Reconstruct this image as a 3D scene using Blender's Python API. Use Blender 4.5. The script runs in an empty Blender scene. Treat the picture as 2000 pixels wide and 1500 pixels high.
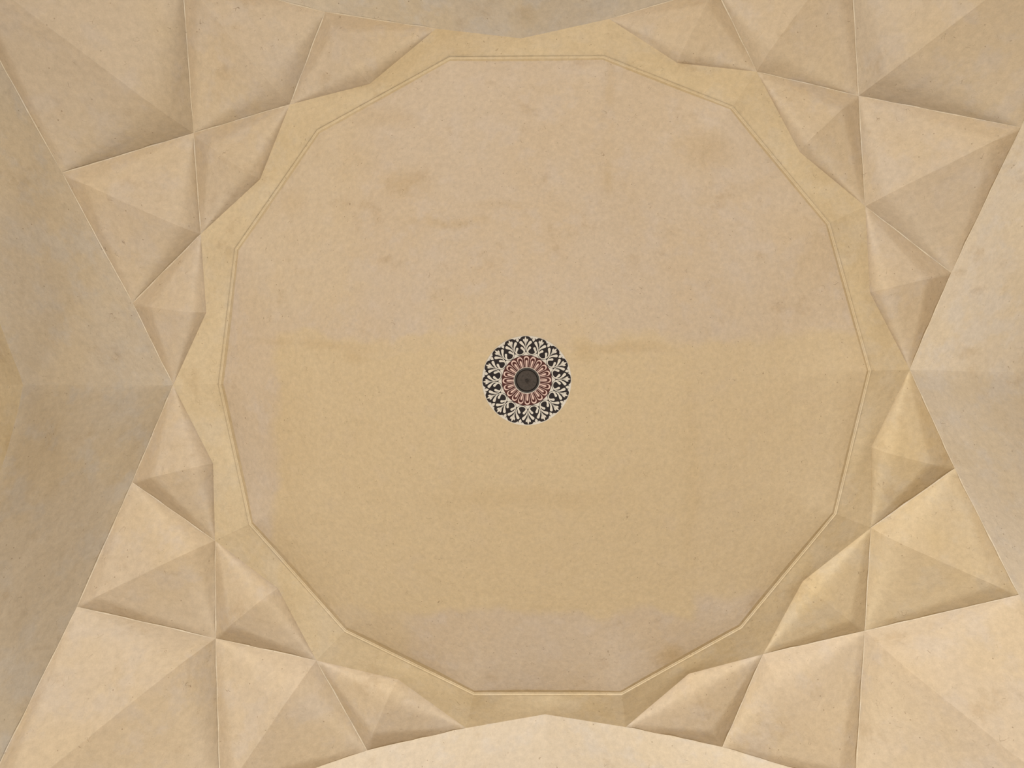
import bpy, math, random
from mathutils import Vector, Matrix, noise

R = random.Random(7)
SC = bpy.context.scene
COL = SC.collection

# ---------------------------------------------------------------- camera
F = 1444.0                                   # focal length in pixels of the 2000 px wide frame
EYE = Vector((0.0, 0.0, 1.6))
ZX, ZY = 930.0, 770.0                        # where the zenith falls in the frame
vz = Vector((ZX - 1000, -(ZY - 750), -F)).normalized()
vx = (Vector((1, 0, 0)) - vz * vz.x).normalized()
vy = vz.cross(vx)
ROT = Matrix((vx, vy, vz))                   # rows: world axes in camera space -> camera to world
cam_data = bpy.data.cameras.new('camera')
cam_data.sensor_width = 36.0
cam_data.lens = F * 36.0 / 2000.0
cam = bpy.data.objects.new('camera', cam_data)
cam.matrix_world = Matrix.Translation(EYE) @ ROT.to_4x4()
COL.objects.link(cam)
SC.camera = cam

def at(px, py, h):
    """point at height h above the eye seen at pixel px, py"""
    d = ROT @ Vector((px - 1000, -(py - 750), -F))
    return EYE + d * (h / d.z)

# ---------------------------------------------------------------- light and exposure
SC.view_settings.view_transform = 'Standard'
SC.view_settings.look = 'None'
SC.view_settings.gamma = 1.0
SC.view_settings.use_curve_mapping = False
SC.view_settings.exposure = -0.05
SC.cycles.max_bounces = 4
SC.cycles.diffuse_bounces = 3
SC.cycles.glossy_bounces = 2
world = bpy.data.worlds.new('world')
SC.world = world
world.use_nodes = True
world.node_tree.nodes['Background'].inputs[0].default_value = (1.0, 0.95, 0.88, 1)
world.node_tree.nodes['Background'].inputs[1].default_value = 0.05

def area(name, loc, target, size, size_y, power, color):
    d = bpy.data.lights.new(name, 'AREA')
    d.shape = 'RECTANGLE'; d.size = size; d.size_y = size_y
    d.energy = power; d.color = color
    o = bpy.data.objects.new(name, d)
    o.location = loc
    o.rotation_euler = (Vector(target) - Vector(loc)).to_track_quat('-Z', 'Y').to_euler()
    COL.objects.link(o)
# unseen lamps added above the floor for upward daylight, offset to image bottom right
area('daylight_hall', (1.7, 2.3, 0.4), (0.8, 0.4, 10.0), 2.0, 2.0, 940, (1.0, 0.995, 0.985))
area('added_light_near', (3.4, 4.8, 0.6), (0.8, 0.4, 10.0), 3.0, 3.0, 115, (1.0, 0.995, 0.985))

# ---------------------------------------------------------------- node helpers
def new_mat(name):
    m = bpy.data.materials.new(name); m.use_nodes = True
    return m, m.node_tree, m.node_tree.nodes['Principled BSDF']

class NT:
    def __init__(s, nt): s.nt = nt
    def n(s, t, **kw):
        x = s.nt.nodes.new(t)
        for k, v in kw.items(): setattr(x, k, v)
        return x
    def put(s, sock, v):
        if isinstance(v, bpy.types.NodeSocket): s.nt.links.new(v, sock)
        else: sock.default_value = v
    def math(s, op, a, b=0.0, clamp=False):
        x = s.n('ShaderNodeMath', operation=op, use_clamp=clamp)
        s.put(x.inputs[0], a); s.put(x.inputs[1], b); return x.outputs[0]
    def mix(s, f, a, b):
        x = s.n('ShaderNodeMix', data_type='RGBA')
        s.put(x.inputs[0], f); s.put(x.inputs[6], a); s.put(x.inputs[7], b); return x.outputs[2]
    def noise(s, vec, scale, detail=4.0, rough=0.55, dist=0.0):
        x = s.n('ShaderNodeTexNoise')
        s.put(x.inputs['Vector'], vec); x.inputs['Scale'].default_value = scale
        x.inputs['Detail'].default_value = detail; x.inputs['Roughness'].default_value = rough
        x.inputs['Distortion'].default_value = dist
        return x.outputs['Fac']
    def ramp(s, v, lo, hi, a=0.0, b=1.0):
        x = s.n('ShaderNodeMapRange'); x.interpolation_type = 'SMOOTHSTEP'
        s.put(x.inputs[0], v)
        for i, q in zip((1, 2, 3, 4), (lo, hi, a, b)): x.inputs[i].default_value = q
        return x.outputs[0]
    def scale(s, vec, xyz):
        x = s.n('ShaderNodeMapping'); s.put(x.inputs[0], vec); x.inputs['Scale'].default_value = xyz
        return x.outputs[0]

def plaster(name, base, warm, cool, stain=(0.36, 0.235, 0.11, 1), streak=0.0, masks=False, rough_amt=1.0):
    m, nt, bs = new_mat(name); t = NT(nt)
    pos = t.n('ShaderNodeTexCoord').outputs['Object']
    big = t.noise(pos, 0.7, 4, 0.6)
    mid = t.noise(pos, 2.6, 5, 0.62)
    fine = t.noise(pos, 16, 3, 0.65)
    grain = t.noise(pos, 85, 1, 0.6)
    c = t.mix(t.ramp(big, 0.42, 0.62), base, warm)
    c = t.mix(t.ramp(mid, 0.48, 0.66, 0, 0.75), c, cool)
    blot = t.math('MULTIPLY', t.ramp(t.noise(pos, 1.9, 5, 0.7), 0.56, 0.72), 0.24)
    c = t.mix(blot, c, stain)
    if masks:
        for nm, col, amt in (('warm_paint', (0.655, 0.525, 0.325, 1), 0.85), ('stain', (0.53, 0.39, 0.21, 1), 0.8)):
            a = t.n('ShaderNodeAttribute', attribute_name=nm).outputs['Fac']
            w = t.math('MULTIPLY', a, t.ramp(mid, 0.25, 0.5, 0.72, 1.0))
            c = t.mix(t.math('MULTIPLY', w, amt), c, col)
    # brush drag
    br = t.noise(t.scale(pos, (1.2, 16, 3)), 3.0, 3, 0.6)
    c = t.mix(t.ramp(br, 0.5, 0.75, 0, 0.10 + streak), c, cool)
    # small brightness mottling of the lime wash
    v = t.math('ADD', t.math('MULTIPLY', t.math('SUBTRACT', fine, 0.5), 0.36),
               t.math('MULTIPLY', t.math('SUBTRACT', grain, 0.5), 0.16))
    v = t.math('ADD', v, 1.0)
    hsv = t.n('ShaderNodeHueSaturation'); t.put(hsv.inputs['Value'], v); t.put(hsv.inputs['Color'], c)
    c = hsv.outputs[0]
    # straw flecks and pin holes in the plaster
    wob = t.n('ShaderNodeVectorMath', operation='ADD')
    t.put(wob.inputs[0], pos)
    nz = t.n('ShaderNodeTexNoise'); t.put(nz.inputs['Vector'], pos); nz.inputs['Scale'].default_value = 3.0
    t.put(wob.inputs[1], nz.outputs['Color'])
    vo = t.n('ShaderNodeTexVoronoi', feature='DISTANCE_TO_EDGE'); t.put(vo.inputs['Vector'], wob.outputs[0]); vo.inputs['Scale'].default_value = 5.5
    crack = t.math('MULTIPLY', t.ramp(vo.outputs['Distance'], 0.004, 0.014, 1, 0), t.ramp(t.noise(pos, 7.5, 2), 0.635, 0.67))
    vp = t.n('ShaderNodeTexVoronoi', feature='F1'); t.put(vp.inputs['Vector'], pos); vp.inputs['Scale'].default_value = 9.0
    pin = t.math('MULTIPLY', t.ramp(vp.outputs['Distance'], 0.045, 0.085, 1, 0), t.ramp(t.noise(pos, 2.2, 3), 0.44, 0.55))
    marks = t.math('MAXIMUM', crack, pin)
    c = t.mix(t.math('MULTIPLY', marks, 0.58), c, (0.22, 0.14, 0.08, 1))
    t.put(bs.inputs['Base Color'], c)
    bs.inputs['Roughness'].default_value = 0.88
    bs.inputs['Specular IOR Level'].default_value = 0.25
    b1 = t.n('ShaderNodeBump'); b1.inputs['Strength'].default_value = 0.45 * rough_amt; b1.inputs['Distance'].default_value = 0.03
    h = t.noise(pos, 3.2, 6, 0.6)
    t.put(b1.inputs['Height'], h)
    t.put(bs.inputs['Normal'], b1.outputs[0])
    return m

M = {}
M['dome']   = plaster('dome_plaster', (0.62, 0.515, 0.39, 1), (0.62, 0.505, 0.365, 1), (0.62, 0.525, 0.42, 1), masks=True)
M['band']   = plaster('drum_plaster', (0.635, 0.515, 0.335, 1), (0.61, 0.485, 0.30, 1), (0.62, 0.515, 0.36, 1), streak=0.2)
M['kite']   = plaster('kite_plaster', (0.585, 0.475, 0.34, 1), (0.595, 0.475, 0.32, 1), (0.575, 0.48, 0.37, 1))
M['kiteY']  = plaster('ochre_kite_plaster', (0.60, 0.48, 0.31, 1), (0.605, 0.475, 0.285, 1), (0.59, 0.49, 0.345, 1))
M['grey']   = plaster('grey_soffit_plaster', (0.585, 0.495, 0.375, 1), (0.595, 0.49, 0.345, 1), (0.57, 0.505, 0.42, 1))
M['pale']   = plaster('pale_soffit_plaster', (0.605, 0.51, 0.385, 1), (0.61, 0.505, 0.36, 1), (0.595, 0.52, 0.425, 1))
M['edge']   = plaster('ridge_plaster', (0.68, 0.58, 0.43, 1), (0.63, 0.52, 0.36, 1), (0.64, 0.56, 0.45, 1))

def plain(name, col, rough=0.6, metal=0.0, nscale=30, namt=0.15, bump=0.2):
    m, nt, bs = new_mat(name); t = NT(nt)
    pos = t.n('ShaderNodeTexCoord').outputs['Object']
    nz = t.noise(pos, nscale, 4, 0.6)
    v = t.math('ADD', 1.0, t.math('MULTIPLY', t.math('SUBTRACT', nz, 0.5), namt * 2))
    h = t.n('ShaderNodeHueSaturation'); h.inputs['Color'].default_value = col; t.put(h.inputs['Value'], v)
    t.put(bs.inputs['Base Color'], h.outputs[0])
    bs.inputs['Roughness'].default_value = rough; bs.inputs['Metallic'].default_value = metal
    b = t.n('ShaderNodeBump'); b.inputs['Strength'].default_value = bump; b.inputs['Distance'].default_value = 0.004
    t.put(b.inputs['Height'], nz); t.put(bs.inputs['Normal'], b.outputs[0])
    return m
M['cream'] = plain('carved_cream_plaster', (0.74, 0.70, 0.62, 1), 0.75, namt=0.12)
M['black'] = plain('black_inlay_paint', (0.014, 0.009, 0.010, 1), 0.8, namt=0.5, nscale=12)
M['red']   = plain('oxblood_inlay_paint', (0.075, 0.016, 0.012, 1), 0.8, namt=0.5, nscale=12)
M['pink']  = plain('pink_petal_paint', (0.76, 0.56, 0.49, 1), 0.7, namt=0.12)
M['iron']  = plain('dark_iron', (0.06, 0.048, 0.040, 1), 0.8, 0.0, nscale=45, namt=0.9, bump=0.5)
M['ironr'] = plain('dark_iron_rim', (0.035, 0.030, 0.026, 1), 0.5, 0.3, nscale=14, namt=0.4)

# ---------------------------------------------------------------- object helpers
def link(name, verts, faces, mat, parent=None, smooth=True, sharp=None, loc=None):
    me = bpy.data.meshes.new(name)
    me.from_pydata([tuple(v) for v in verts], [], faces)
    me.update()
    if smooth: me.polygons.foreach_set('use_smooth', [True] * len(me.polygons))
    if sharp:
        for e in me.edges:
            if tuple(sorted(e.vertices)) in sharp: e.use_edge_sharp = True
    me.materials.append(mat)
    o = bpy.data.objects.new(name, me)
    COL.objects.link(o)
    if parent is not None: o.parent = parent
    if loc is not None: o.location = loc
    return o

def empty(name, loc=(0, 0, 0)):
    o = bpy.data.objects.new(name, None); o.location = loc; o.empty_display_size = 0.3
    COL.objects.link(o); return o

# ---------------------------------------------------------------- measured network (pixels) and heights above the eye
Rp = [(1703,724),(1635,1005),(1450,1228),(1215,1359),(925,1359),(672,1235),(485,1025),(425,750),(457,485),(618,252),(877,109),(1180,107),(1432,206),(1622,435)]
Sp = [(1777,722),(1701,1031),(1490,1278),(1222,1420),(910,1422),(618,1290),(420,1056),(338,752),(392,457),(566,204),(852,56),(1190,37),(1478,140),(1690,403)]
Tp = [(1702,873),(1568,1135),(1345,1316),(1065,1395),(778,1327),(543,1149),(416,905),(403,610),(508,350),(722,164),(1018,75),(1323,123),(1562,297),(1699,571)]
Up = {0:(1865,915),1:(1689,1232),2:(1411,1459),4:(717,1466),5:(421,1247),6:(258,942),7:(259,592),8:(378,260),9:(635,23),11:(1398,-24),12:(1677,187),13:(1858,533)}
Vp = {1:(1990,1162),2:(1670,1538),5:(430,1562),6:(150,1185),8:(121,338),9:(356,-48),12:(1660,-109),13:(1994,249)}
Wp = {(1,2):(2210,1650),(5,6):(-74,1640),(8,9):(-134,-125),(12,13):(2200,-210)}
HR, HS, HT, HU, HV, HW = 9.0, 8.50, 8.78, 8.06, 7.42, 6.60
RP = [at(x, y, HR) for x, y in Rp]
SP = [at(x, y, HS) for x, y in Sp]
TP = [at(x, y, HT) for x, y in Tp]
UP = {k: at(x, y, HU) for k, (x, y) in Up.items()}
VP = {k: at(x, y, HV) for k, (x, y) in Vp.items()}
WP = {k: at(x, y, HW) for k, (x, y) in Wp.items()}
CEN = sum(RP, Vector()) / 14

ceiling = empty('ceiling', (CEN.x, CEN.y, CEN.z))
ceiling['kind'] = 'structure'
INV = Matrix.Translation(-Vector(ceiling.location))
def part(name, verts, faces, mat, **kw):
    return link(name, [INV @ Vector(v) for v in verts], faces, mat, parent=ceiling, **kw)

# ---------------------------------------------------------------- dome
APEX_H = 12.15
APEX = at(1029, 743, APEX_H)
RIMZ = CEN.z + 0.02
RIM_SCALE = 0.9945
NR, NS = 150, 14 * 34
def poly_at(k):
    i, f = divmod(k, NS // 14)
    f /= NS // 14
    return RP[i % 14].lerp(RP[(i + 1) % 14], f)
def px_of(p):
    d = ROT.transposed() @ (p - EYE)
    return 1000 + F * d.x / -d.z, 750 - F * d.y / -d.z
def boxmask(x, y, x0, x1, y0, y1, s):
    def e(a): return max(0.0, min(1.0, a / s + 0.5))
    return e(x - x0) * e(x1 - x) * e(y - y0) * e(y1 - y)
# plan positions (metres) of the repainted fields and stains of the dome, found once from the picture
def paint(p):
    x, y = px_of(p)
    nx = noise.noise(Vector((p.x * 1.1, p.y * 1.1, 3.1))) * 24 + noise.noise(Vector((p.x * 4, p.y * 4, 8.1))) * 13 + noise.noise(Vector((p.x * 13, p.y * 13, 1.1))) * 5
    ny = noise.noise(Vector((p.x * 1.1, p.y * 1.1, 9.7))) * 22 + noise.noise(Vector((p.x * 4, p.y * 4, 5.5))) * 13 + noise.noise(Vector((p.x * 13, p.y * 13, 6.1))) * 5
    X, Y = x + nx, y + ny
    w = 0.95 * boxmask(X, Y, 536, 1360, 680, 1200, 16)
    w = max(w, 0.85 * boxmask(X, Y, 1110, 1750, 655, 1150, 22))
    w = max(w, 0.8 * boxmask(X, Y, 540, 1000, 655, 1000, 12))
    w = max(w, 0.65 * boxmask(X, Y, 600, 800, 1000, 1290, 40))
    w = max(w, 0.45 * boxmask(X, Y, 850, 1200, 600, 720, 70))
    w = max(w, 0.35 * boxmask(X, Y, 480, 700, 200, 620, 60))
    w = max(w, 0.9 * max(0, 1 - math.hypot(x - 1029, (y - 743)) / 190))
    s = 0.0
    for cx, cy, rx, ry, a in ((790,358,38,26,.45),(1378,292,48,30,.6),(1190,175,10,42,.5),(1185,345,9,26,.5),(1185,240,12,60,.2),
                              (870,432,70,9,.45),(980,400,60,8,.3),(740,235,60,20,.4),(690,300,60,40,.25),(570,395,24,20,.35),
                              (1210,678,75,9,.55),(1145,684,22,16,.6),(650,676,60,8,.5),(540,672,26,8,.5),(690,694,20,14,.5),
                              (1586,480,55,70,.35),(1310,1283,24,18,1.0),(1395,1275,40,30,.2),(1680,800,40,130,.3),(1350,920,16,160,.22),
                              (1015,975,140,18,.3),(560,870,40,150,.25),(885,900,8,120,.2),(1230,395,40,60,.15),(1480,360,12,14,.3)):
        d = math.hypot((X * .5 + x * .5 - cx) / rx, (Y * .5 + y * .5 - cy) / ry)
        if d < 1.5: s = max(s, a * max(0, 1 - d / 1.5) ** 0.7)
    return min(1, w), min(1, s)
verts, faces, wa, st = [], [], [], []
for j in range(NR + 1):
    rho = 1 - j / NR
    for k in range(NS):
        e = poly_at(k)
        q = CEN + (e - CEN) * RIM_SCALE
        rad = math.hypot(q.x - CEN.x, q.y - CEN.y)
        ang = math.atan2(q.y - CEN.y, q.x - CEN.x)
        mean = 3.93
        b = min(1.0, rho ** 14)
        r = rho * (rad * b + mean * (1 - b))
        hgt = (1 - rho ** 2.15) ** 0.85 if rho < 1 else 0.0
        ax = CEN.lerp(APEX, hgt)
        p = Vector((ax.x + r * math.cos(ang), ax.y + r * math.sin(ang), RIMZ + (APEX.z - RIMZ) * hgt))
        p.z += 0.006 * noise.noise(p * 2.0)
        verts.append(p)
        a, s = paint(p)
        wa.append(a); st.append(s)
    if j:
        for k in range(NS):
            a, b_ = (j - 1) * NS + k, (j - 1) * NS + (k + 1) % NS
            faces.append((a, b_, b_ + NS, a + NS))
dome = part('dome', verts, faces, M['dome'])
for nm, data in (('warm_paint', wa), ('stain', st)):
    at_ = dome.data.attributes.new(nm, 'FLOAT', 'POINT')
    at_.data.foreach_set('value', data)

# ---------------------------------------------------------------- moulding round the foot of the dome
def ring_pts(scale, dz):
    out = []
    for i in range(14):
        for f in range(6):
            p = RP[i].lerp(RP[(i + 1) % 14], f / 6)
            q = CEN + (p - CEN) * scale
            wob = 0.004 * noise.noise(q * 3.3)
            out.append(Vector((q.x, q.y, CEN.z + dz + wob)))
    return out
prof = [(1.000, 0.0), (0.9988, 0.012), (0.9976, 0.012), (0.9968, 0.0), (0.9945, 0.0), (0.993, 0.012), (0.9915, 0.016), (0.990, 0.10)]
verts, faces = [], []
for s, dz in prof: verts += ring_pts(s, dz)
n = 84
for j in range(len(prof) - 1):
    for k in range(n):
        faces.append((j * n + k, j * n + (k + 1) % n, (j + 1) * n + (k + 1) % n, (j + 1) * n + k))
part('ring_moulding', verts, faces, M['band'], smooth=False)

# ---------------------------------------------------------------- drum facets: ring edge down to the star points
NG = 18
for i in range(14):
    j = (i + 1) % 14
    verts, faces = [], []
    low = [SP[i].lerp(TP[i], f / NG) for f in range(NG)] + [TP[i].lerp(SP[j], f / NG) for f in range(NG + 1)]
    m = len(low)
    D = 10
    for a in range(D + 1):
        t = a / D
        for k in range(m):
            top = RP[i].lerp(RP[j], k / (m - 1))
            p = top.lerp(low[k], t)
            bow = 0.015 * math.sin(math.pi * t) * math.sin(math.pi * k / (m - 1))
            out = Vector((p.x - CEN.x, p.y - CEN.y, 0)).normalized()
            edge = min(1, 4 * min(t, 1 - t))
            p = p + out * bow + Vector((0, 0, 1)) * 0.010 * edge * noise.noise(p * 1.7)
            verts.append(p)
    for a in range(D):
        for k in range(m - 1):
            faces.append((a * m + k, a * m + k + 1, (a + 1) * m + k + 1, (a + 1) * m + k))
    part('drum_facet', verts, faces, M['band'])

# ---------------------------------------------------------------- kite panels
def plane(a, b, c):
    nrm = (b - a).cross(c - a)
    return lambda x, y: a.z - ((x - a.x) * nrm.x + (y - a.y) * nrm.y) / nrm.z
def kite(A, B, C, D, f, rise, deep, fold, p_ex=6.0, pw=0.80, mat=None, G=30):
    """A inner corner, C outer corner, B and D the side corners; the field is hollowed upwards to P near C"""
    # height of P: as high as the wish allows while its pyramid stays inside the field
    pa, pc = px_of(A), px_of(C)
    ax_, ay_ = pc[0] - pa[0], pc[1] - pa[1]
    zp = A.z + rise
    while True:
        lo, hi = 0.3, 1.3
        for _ in range(30):
            g = (lo + hi) / 2
            q = A.lerp(C, g); q.z = zp
            pq = px_of(q)
            fr = ((pq[0] - pa[0]) * ax_ + (pq[1] - pa[1]) * ay_) / (ax_ * ax_ + ay_ * ay_)
            if fr < f: lo = g
            else: hi = g
        if g <= 0.94 or zp < A.z + (C.z - A.z) * 0.8: break
        zp -= 0.01
    f = g
    P = A.lerp(C, f); P.z = zp
    verts, faces, sharp = [], [], set()
    e_p = P.z - (A.lerp(C, f)).z
    P2 = A.lerp(C, fold); P2.z += deep
    seed = Vector((A.x * 3.1, A.y * 1.7, 4))
    for half, Q in enumerate((B, D)):
        p3, p4 = plane(A, Q, P2), plane(Q, C, P2)
        p0, p1, p2 = plane(A, Q, C), plane(A, Q, P), plane(Q, C, P)
        off = len(verts)
        for a in range(G + 1):
            s = a / G
            for b in range(G + 1):
                t = b / G
                # corners: P (0,0) A (s=1,t=0) Q (1,1) C (0,1)
                x = (1-s)*(1-t)*P.x + s*(1-t)*A.x + s*t*Q.x + (1-s)*t*C.x
                y = (1-s)*(1-t)*P.y + s*(1-t)*A.y + s*t*Q.y + (1-s)*t*C.y
                z0 = p0(x, y)
                e1, e2 = max(1e-5, p1(x, y) - z0), max(1e-5, p2(x, y) - z0)
                e = (e1 ** -p_ex + e2 ** -p_ex) ** (-1 / p_ex)
                e = e_p * (e / e_p) ** pw
                h1, h2 = max(1e-5, p3(x, y) - z0), max(1e-5, p4(x, y) - z0)
                e += (h1 ** -2.6 + h2 ** -2.6) ** (-1 / 2.6)
                amp = min(1.0, e / (0.3 * e_p))
                z = z0 + e + amp * (0.016 * noise.noise(Vector((x, y, 0)) * 1.5 + seed) + 0.006 * noise.noise(Vector((x, y, 0)) * 5 + seed))
                if s * t < 1e-9 and t > 0 and s < 1e-9: pass
                verts.append(Vector((x, y, z)))
        for a in range(G):
            for b in range(G):
                q = (off + a*(G+1)+b, off + (a+1)*(G+1)+b, off + (a+1)*(G+1)+b+1, off + a*(G+1)+b+1)
                faces.append(q if half == 0 else q[::-1])
    # weld the crease (t = 0 row and s = 0 row) of the second half onto the first
    N1 = (G + 1) * (G + 1)
    remap = {}
    for a in range(G + 1): remap[N1 + a*(G+1)] = a*(G+1)
    for b in range(G + 1): remap[N1 + b] = b
    faces = [tuple(remap.get(v, v) for v in fc) for fc in faces]
    keep = [v for v in range(len(verts)) if v not in remap]
    idx = {v: i for i, v in enumerate(keep)}
    verts = [verts[v] for v in keep]
    faces = [tuple(idx[v] for v in fc) for fc in faces]
    for a in range(G // 3, G):
        sharp.add(tuple(sorted((idx[a*(G+1)], idx[(a+1)*(G+1)]))))
    return part('kite_panel', verts, faces, mat or M['kite'], sharp=sharp)

F1 = {0:.74, 1:.80, 2:.80, 4:.80, 5:.78, 6:.78, 7:.78, 8:.78, 9:.78, 11:.80, 12:.76, 13:.74}
for i in Up:
    kite(TP[i], SP[i], UP[i], SP[(i + 1) % 14], F1[i], 0.02, 0.27, 0.45, mat=M['kiteY'] if i in (0, 1) else None)
F2 = {1:.86, 2:.86, 5:.86, 6:.88, 8:.86, 9:.86, 12:.86, 13:.86}
for i in Vp:
    kite(SP[i], UP[i - 1], VP[i], UP[i], F2[i], 0.0, 0.44, 0.38, mat=M['kiteY'] if i in (1,) else None, G=36)
for (a, b), w in WP.items():
    kite(UP[a], VP[a], w, VP[b], 0.88, -0.05, 0.48, 0.30, G=42)

# ---------------------------------------------------------------- big arch soffits on the four sides
def polyline(pts, n):
    L = [0]
    for a, b in zip(pts, pts[1:]): L.append(L[-1] + (b - a).length)
    out = []
    for k in range(n + 1):
        d = L[-1] * k / n
        i = max(j for j in range(len(pts) - 1) if L[j] <= d + 1e-9)
        f = (d - L[i]) / (L[i + 1] - L[i])
        out.append(pts[i].lerp(pts[i + 1], min(1, f)))
    return out
def soffit(edge, rear, mat, pw=1.22, NA=40, NB=30):
    """half of a hollow arch field between the ridge polyline and crease + rear line"""
    E, Q = polyline(edge, NA), polyline(rear, NA)
    # keep polyline corners sharp on the ridge side by snapping nearest samples
    for c in edge[1:-1]:
        k = min(range(NA + 1), key=lambda k: (E[k] - c).length); E[k] = c.copy()
    for c in rear[1:-1]:
        k = min(range(NA + 1), key=lambda k: (Q[k] - c).length); Q[k] = c.copy()
    verts, faces = [], []
    for a in range(NA + 1):
        for b in range(NB + 1):
            t = b / NB
            p = E[a].lerp(Q[a], t)
            g = 1 - (1 - t) ** pw
            z = E[a].z + (Q[a].z - E[a].z) * g
            edge_f = min(1, 6 * t, 6 * (1 - t), 6 * a / NA)
            z += edge_f * (0.022 * noise.noise(Vector((p.x, p.y, 2)) * 1.1) + 0.008 * noise.noise(Vector((p.x, p.y, 7)) * 4))
            verts.append(Vector((p.x, p.y, z)))
    for a in range(NA):
        for b in range(NB):
            faces.append((a*(NB+1)+b, (a+1)*(NB+1)+b, (a+1)*(NB+1)+b+1, a*(NB+1)+b+1))
    return part('arch_soffit', verts, faces, mat)
def wall(name, line, mat, drop=8.5):
    """wall standing under the rear line of a soffit, carried down"""
    verts, faces = [], []
    N = 120
    Q = polyline(line, N); D = 12
    for c in line[1:-1]:
        k = min(range(N + 1), key=lambda k: (Q[k] - c).length); Q[k] = c.copy()
    for a, q in enumerate(Q):
        for d in range(D + 1):
            z = q.z + (0.1 - q.z) * d / D
            verts.append(Vector((q.x, q.y, z)))
    for a in range(N):
        for d in range(D):
            faces.append((a*(D+1)+d, (a+1)*(D+1)+d, (a+1)*(D+1)+d+1, a*(D+1)+d+1))
    o = link(name, verts, faces, mat, smooth=False)
    o['kind'] = 'structure'
    return o
HC = 8.92
def side(apex, crease_end, up_edge, dn_edge, up_rear, dn_rear, mat_a, mat_b, name):
    c = [at(x, y, HC) for x, y in crease_end]
    for edge, rear, mt in ((up_edge, up_rear, mat_a), (dn_edge, dn_rear, mat_b)):
        r = [at(*q) for q in rear]
        soffit([apex] + edge, [apex] + c + r, mt)
    line = [at(*q) for q in up_rear][::-1] + c[-1:] + [at(*q) for q in dn_rear]
    return wall(name, line, M['band'] if name == 'wall_left' else mat_a)
E0 = lambda x, y, h: at(x, y, h)
side(SP[7], [(45, 752)], [UP[7], VP[8], WP[(8, 9)]], [UP[6], VP[6], WP[(5, 6)]],
     [(40,735,8.90),(22,690,8.82),(0,632,8.68),(-45,520,8.38),(-120,380,7.85),(-240,130,6.8)],
     [(38,790,8.90),(28,830,8.82),(14,880,8.70),(-8,945,8.52),(-70,1100,8.0),(-210,1400,6.8)], M['grey'], M['grey'], 'wall_left')
side(SP[0], [(2080, 730)], [UP[13], VP[13], WP[(12, 13)]], [UP[0], VP[1], WP[(1, 2)]],
     [(2100,650,8.7),(2160,500,8.0),(2260,250,7.2),(2380,-100,6.3)],
     [(2095,810,8.7),(2150,950,8.0),(2250,1200,7.2),(2360,1500,6.3)], M['pale'], M['pale'], 'wall_right')
side(TP[10], [(1018, -190)], [SP[10], UP[9], VP[9], WP[(8, 9)]], [SP[11], UP[11], VP[12], WP[(12, 13)]],
     [(940,-205,8.7),(700,-290,7.9),(400,-420,7.0),(150,-520,6.3)],
     [(1100,-205,8.7),(1340,-290,7.9),(1650,-420,7.0),(1950,-520,6.3)], M['grey'], M['grey'], 'wall_far')
side(TP[3], [(1065, 1660)], [SP[4], UP[4], VP[5], WP[(5, 6)]], [SP[3], UP[2], VP[2], WP[(1, 2)]],
     [(980,1675,8.7),(740,1750,7.9),(430,1880,7.0),(150,1980,6.3)],
     [(1150,1675,8.7),(1390,1750,7.9),(1700,1880,7.0),(2000,1980,6.3)], M['pale'], M['pale'], 'wall_near')

# ---------------------------------------------------------------- thin plaster arrises along the ribs
def ridge(a, b, r=0.0075):
    L = (b - a).length; n = max(6, int(L / 0.05))
    d = (b - a).normalized(); u = d.cross(Vector((0, 0, 1))).normalized(); w = u.cross(d)
    verts, faces = [], []
    for k in range(n + 1):
        t = k / n
        p = a.lerp(b, t)
        q = r * (0.55 + 0.9 * max(0, noise.noise(p * 9.0) + 0.35)) * min(1, 0.3 + 6 * min(t, 1 - t))
        j = u * noise.noise(p * 4.0 + Vector((5, 5, 5))) * 0.006
        for m_ in range(5):
            an = 2 * math.pi * m_ / 5
            verts.append(p + j + u * q * math.cos(an) + w * q * math.sin(an))
    for k in range(n):
        for m_ in range(5):
            faces.append((k*5+m_, k*5+(m_+1) % 5, (k+1)*5+(m_+1) % 5, (k+1)*5+m_))
    part('plaster_arris', verts, faces, M['edge'])
for i in range(14):
    j = (i + 1) % 14
    if i in UP:
        ridge(SP[i], UP[i]); ridge(SP[j], UP[i])
for i in VP:
    ridge(UP[i - 1], VP[i]); ridge(UP[i], VP[i])
for (a, b), w in WP.items():
    ridge(VP[a], w); ridge(VP[b], w)

# ---------------------------------------------------------------- floor
verts = [Vector((CEN.x + 9 * math.cos(a * math.pi / 16), CEN.y + 9 * math.sin(a * math.pi / 16), 0)) for a in range(32)]
fl = link('floor', verts, [tuple(range(32))], plain('stone_floor', (0.30, 0.26, 0.21, 1), 0.7, nscale=2), smooth=False)
fl['kind'] = 'structure'

# ---------------------------------------------------------------- painted plaster medallion at the crown
K = 88.0
ZM = APEX.z - 0.085                          # face of the disc
PX = (ZM - EYE.z) / F                        # one picture pixel at that height, in metres
mc = at(1029, 743, ZM - EYE.z)
med = empty('ceiling_medallion', mc)
med['label'] = 'round black, cream and pink carved medallion at the crown of the dome'
med['category'] = 'medallion'
def mpart(name, verts, faces, mat, parent=None, smooth=False, rot=0.0):
    o = link(name, verts, faces, mat, parent=parent or med, smooth=smooth)
    o.rotation_euler = (0, 0, rot)
    return o
def lathe(profile, n=96):
    verts, faces = [], []
    for r, z in profile:
        for k in range(n):
            a = 2 * math.pi * k / n
            verts.append(Vector((r * PX * math.cos(a), r * PX * math.sin(a), z)))
    for j in range(len(profile) - 1):
        for k in range(n):
            faces.append((j*n+k, j*n+(k+1) % n, (j+1)*n+(k+1) % n, (j+1)*n+k))
    return verts, faces
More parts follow.
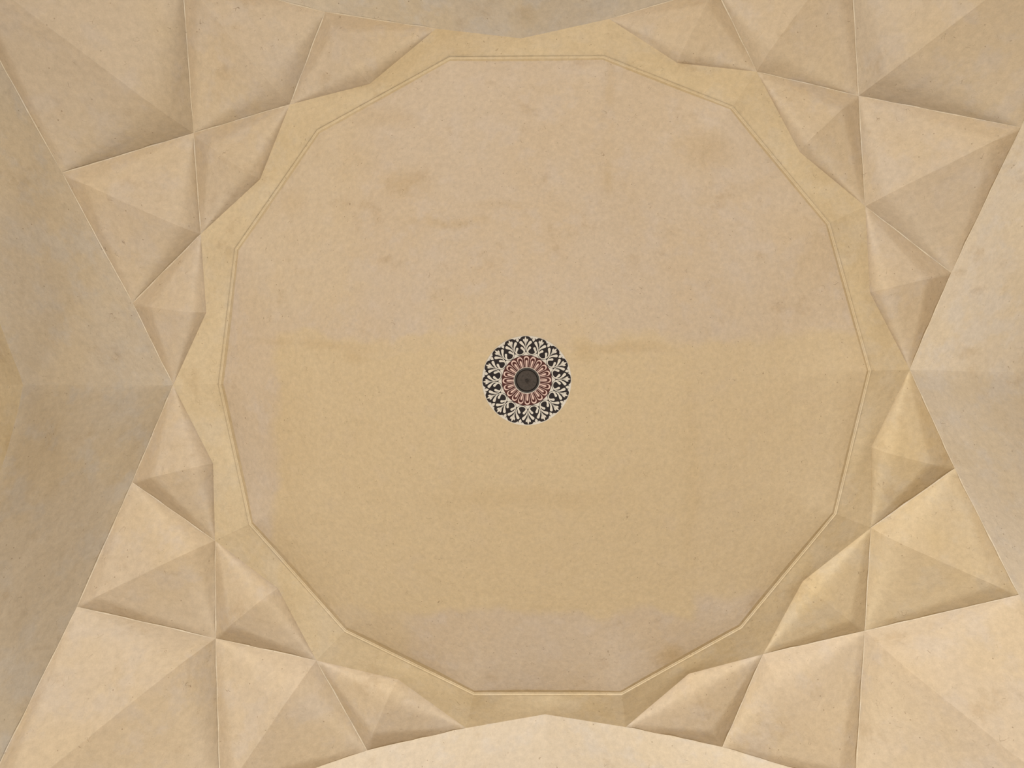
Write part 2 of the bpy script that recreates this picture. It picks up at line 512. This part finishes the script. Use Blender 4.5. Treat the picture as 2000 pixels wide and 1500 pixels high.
# cream backing disc (z negative = towards the viewer below)
v, f = lathe([(88, 0.06), (88, 0.006), (87.2, -0.002), (86.5, -0.004), (1, -0.004)])
mpart('backing_disc', v, f, M['cream'], smooth=False)

def flat(outline, z, th=0.006):
    """extruded plate from a closed outline of (x, y) pixels"""
    n = len(outline)
    verts = [Vector((x * PX, y * PX, z)) for x, y in outline] + [Vector((x * PX, y * PX, z + th)) for x, y in outline]
    faces = [tuple(range(n))] + [(k, (k + 1) % n, n + (k + 1) % n, n + k) for k in range(n)]
    return verts, faces
def ribbon(cps, z, th=0.006, sub=8, polar=True):
    """closed tapering stroke through (u, r, halfwidth), catmull-rom, with round ends"""
    P = [Vector(c) for c in cps]
    P = [P[0] * 2 - P[1]] + P + [P[-1] * 2 - P[-2]]
    S = []
    for i in range(1, len(P) - 2):
        for k in range(sub):
            t = k / sub
            S.append(0.5 * ((2*P[i]) + (P[i+1]-P[i-1])*t + (2*P[i-1]-5*P[i]+4*P[i+1]-P[i+2])*t*t + (3*P[i]-P[i-1]-3*P[i+1]+P[i+2])*t**3))
    S.append(P[-2])
    C = []
    for s in S:
        u, r, w = s
        C.append((Vector((r * math.sin(u / r), -r * math.cos(u / r))), max(0.05, w)))
    L, Rr = [], []
    n = len(C)
    for k in range(n):
        d = (C[min(k+1, n-1)][0] - C[max(k-1, 0)][0]).normalized()
        nn = Vector((-d.y, d.x))
        L.append(C[k][0] + nn * C[k][1]); Rr.append(C[k][0] - nn * C[k][1])
    cap = []
    d = (C[-1][0] - C[-2][0]).normalized(); nn = Vector((-d.y, d.x))
    for q in range(1, 7):
        a = math.pi * q / 7
        cap.append(C[-1][0] + (nn * math.cos(a) + d * math.sin(a)) * C[-1][1])
    verts, faces = [], []
    for k in range(n):
        for w_ in (L[k], Rr[k]):
            verts.append(Vector((w_.x * PX, w_.y * PX, z)))
    for k in range(n - 1):
        faces.append((2*k, 2*k+1, 2*k+3, 2*k+2))
    base = len(verts)
    for c in cap: verts.append(Vector((c.x * PX, c.y * PX, z)))
    faces.append((2*(n-1), *range(base, base + 6), 2*(n-1)+1)[::-1])
    # side walls up to the ground
    loop = [2*k for k in range(n)] + list(range(base, base + 6)) + [2*k+1 for k in range(n-1, -1, -1)]
    m0 = len(verts)
    for i_ in loop: verts.append(verts[i_] + Vector((0, 0, th)))
    for k in range(len(loop)):
        k2 = (k + 1) % len(loop)
        faces.append((loop[k], loop[k2], m0 + k2, m0 + k))
    return verts, faces

def pol(r, deg):                             # deg measured clockwise from image up, as seen
    a = math.radians(deg)
    return (r * math.sin(a), -r * math.cos(a))
# black inlay ground: one plate per bay between two palmettes (16 bays)
def r_out(phi):                              # phi from palmette axis, -11.25..11.25
    a = abs(phi)
    if a < 4.5: return 86.6 - 0.5 * (a / 4.5) ** 2 * 1.2
    if a < 7.5: return 86.0 - 3.6 * ((a - 4.5) / 3.0) ** 1.5
    if a < 8.6: return 82.4
    if a < 9.1: return 84.2
    if a < 9.5: return 82.0
    return 80.6 - (a - 9.5) / 1.75 * 3.4
def r_in(psi):                               # psi from scroll axis
    u = math.radians(abs(psi)) * 60.5
    q = 11.9 ** 2 - u * u
    return min(55.6, 61.2 - math.sqrt(q)) if q > 0 else 55.6
ph0 = -1.9
outline = [pol(r_out(p - 11.25), p) for p in [i * 0.45 for i in range(26)]]
# bay centred on a palmette
N = 50
outer = [pol(r_out(-11.25 + 22.5 * k / N), -11.25 + 22.5 * k / N) for k in range(N + 1)]
inner = [pol(r_in(((-11.25 + 22.5 * k / N) + 11.25 + 11.25) % 22.5 - 11.25), -11.25 + 22.5 * k / N) for k in range(N, -1, -1)]
verts = [Vector((x * PX, y * PX, -0.007)) for x, y in outer + inner]
n_ = N + 1
faces = [(k, k + 1, 2*n_ - 2 - k, 2*n_ - 1 - k) for k in range(N)]
lp = list(range(2 * n_))
verts += [v_ + Vector((0, 0, 0.006)) for v_ in verts]
faces += [(k, (k + 1) % (2*n_), 2*n_ + (k + 1) % (2*n_), 2*n_ + k) for k in range(2*n_)]
def copies(first, count, step):
    kids = [c for c in first.children]
    base = first.rotation_euler.z
    for q in range(1, count):
        c = first.copy(); COL.objects.link(c)
        c.rotation_euler = (0, 0, base + math.radians(step * q))
        for kd in kids:
            d = kd.copy(); COL.objects.link(d); d.parent = c
STEP = 22.5
g0 = math.radians(ph0)
inlay = mpart('black_inlay', verts, faces, M['black'], rot=g0)
copies(inlay, 16, STEP)

# palmette: three pointed leaves on a thin stem
pz = -0.013
def leafplate(pts): return flat(pts, pz)
def P2(u, r): return (r * math.sin(u / r), -r * math.cos(u / r))
half = [(0.3, 62), (0.55, 66), (0.95, 69.5), (1.8, 73), (3.2, 76), (4.6, 77.8), (4.9, 79.0), (4.8, 82.0), (3.1, 80.8), (2.1, 80.1), (1.8, 82.0), (0.0, 86.2)]
outl = [P2(u, r) for u, r in half] + [P2(-u, r) for u, r in half[-2::-1]]
v, f = leafplate(outl)
v = [w_ - Vector((0, 0, 0.0008)) for w_ in v]
palm = mpart('palmette', v, f, M['cream'], rot=g0)
for s in (-1, 1):
    v, f = ribbon([(s * 0.15, 66, .12), (s * 0.75, 71, .2), (s * 1.6, 75, .22), (s * 2.0, 78.3, .1)], pz - 0.0016, 0.002)
    o = link('leaf_vein', v, f, M['black'], parent=palm, smooth=False)
copies(palm, 16, STEP)

# scroll: ring, two tall teardrops, two inner teardrops
v, f = ribbon([(-11.4, 69, .15), (-10.9, 65, .6), (-10.1, 60, .8), (-7.6, 55, .85), (-4.0, 52.3, .85), (0, 51.5, .85),
               (4.0, 52.3, .85), (7.6, 55, .85), (10.1, 60, .8), (10.9, 65, .6), (11.4, 69, .15)], pz)
scroll = mpart('scroll', v, f, M['cream'], rot=g0 + math.radians(11.25))
for s in (-1, 1):
    v, f = ribbon([(s * 10.5, 62, .3), (s * 10.1, 66, .9), (s * 8.8, 69.8, 1.6), (s * 6.7, 73.0, 2.4), (s * 5.2, 75.2, 2.75)], pz - 0.0012)
    link('tall_teardrop', v, f, M['cream'], parent=scroll, smooth=False)
    v, f = ribbon([(s * 3.6, 52.8, .25), (s * 6.9, 55.4, .7), (s * 7.4, 58.8, 1.3), (s * 5.9, 62.3, 2.0), (s * 4.5, 64.4, 2.35)], pz - 0.0018)
    link('small_teardrop', v, f, M['cream'], parent=scroll, smooth=False)
copies(scroll, 16, STEP)

# pointed cream bud above each scroll
v, f = flat([P2(0, 84.6), P2(1.6, 82.6), P2(3.0, 81.4), P2(2.3, 79.6), P2(0, 76.6), P2(-2.3, 79.6), P2(-3.0, 81.4), P2(-1.6, 82.6)], pz)
bud = mpart('bud', v, f, M['cream'], rot=g0 + math.radians(11.25))
for s in (-1, 1):
    v, f = flat([P2(s * 2.1, 83.9), P2(s * 2.9, 82.6), P2(s * 3.6, 80.6), P2(s * 4.6, 81.4), P2(s * 3.5, 83.0)], pz - 0.0005)
    link('bud_thorn', v, f, M['black'], parent=bud, smooth=False)
copies(bud, 16, STEP)

# oxblood ring and 20 petals
v, f = lathe([(49.2, 0.0), (49.2, -0.007), (23, -0.007)])
mpart('red_ground', v, f, M['red'])
def petal_outline(r0, r1, w0, w1, rw):
    pts = []
    for k in range(9):
        t = k / 8
        r = r0 + (rw - r0) * t
        pts.append((w0 + (w1 - w0) * t ** 1.4, r))
    for k in range(1, 7):
        a = math.pi / 2 * k / 6
        pts.append((w1 * math.cos(a) ** 0.8, rw + (r1 - rw) * math.sin(a)))
    full = [P2(u, r) for u, r in pts] + [P2(-u, r) for u, r in pts[-2::-1]]
    return full
v, f = flat(petal_outline(24.5, 47.6, 2.7, 5.3, 41.8), -0.014)
petal = mpart('petal', v, f, M['pink'], rot=math.radians(-1.2))
v, f = flat(petal_outline(25.0, 44.8, 2.1, 4.0, 39.6), -0.0155, 0.002)
link('petal_groove', v, f, M['red'], parent=petal, smooth=False)
v, f = flat(petal_outline(24.8, 40.0, 0.9, 1.8, 36.6), -0.018, 0.004)
link('petal_core', v, f, M['pink'], parent=petal, smooth=False)
copies(petal, 20, 18.0)
# little cream collar and iron hub
v, f = lathe([(26.0, -0.010), (25.6, -0.022), (24.0, -0.024), (23.5, -0.010)])
mpart('collar', v, f, M['cream'], smooth=True)
v, f = lathe([(24.4, 0.0), (24.6, -0.028), (23.8, -0.036), (21.6, -0.036), (20.2, -0.020), (19.6, -0.010)])
mpart('hub_rim', v, f, M['ironr'], smooth=True)
v, f = lathe([(19.9, -0.022), (19.7, -0.034), (18.8, -0.036), (12, -0.034), (4.5, -0.032), (3.6, -0.026), (2.6, -0.010), (0.2, -0.009)])
plate = mpart('hub_plate', v, f, M['iron'], smooth=True)
# hook eye in the middle
verts, faces = [], []
for k in range(17):
    a = 2 * math.pi * k / 20 + 0.6
    c = Vector((2.2 * math.cos(a) * PX, 0.8 * math.cos(a) * PX, -0.045 + 2.4 * math.sin(a) * PX))
    rad = Vector((math.cos(a), .36 * math.cos(a), math.sin(a))).normalized(); sd = Vector((-.34, .94, 0))
    for m_ in range(6):
        b_ = 2 * math.pi * m_ / 6
        verts.append(c + (rad * math.cos(b_) + sd * math.sin(b_)) * 0.55 * PX)
for k in range(16):
    for m_ in range(6):
        faces.append((k*6+m_, k*6+(m_+1) % 6, (k+1)*6+(m_+1) % 6, (k+1)*6+m_))
mpart('hook', verts, faces, M['ironr'], smooth=True)
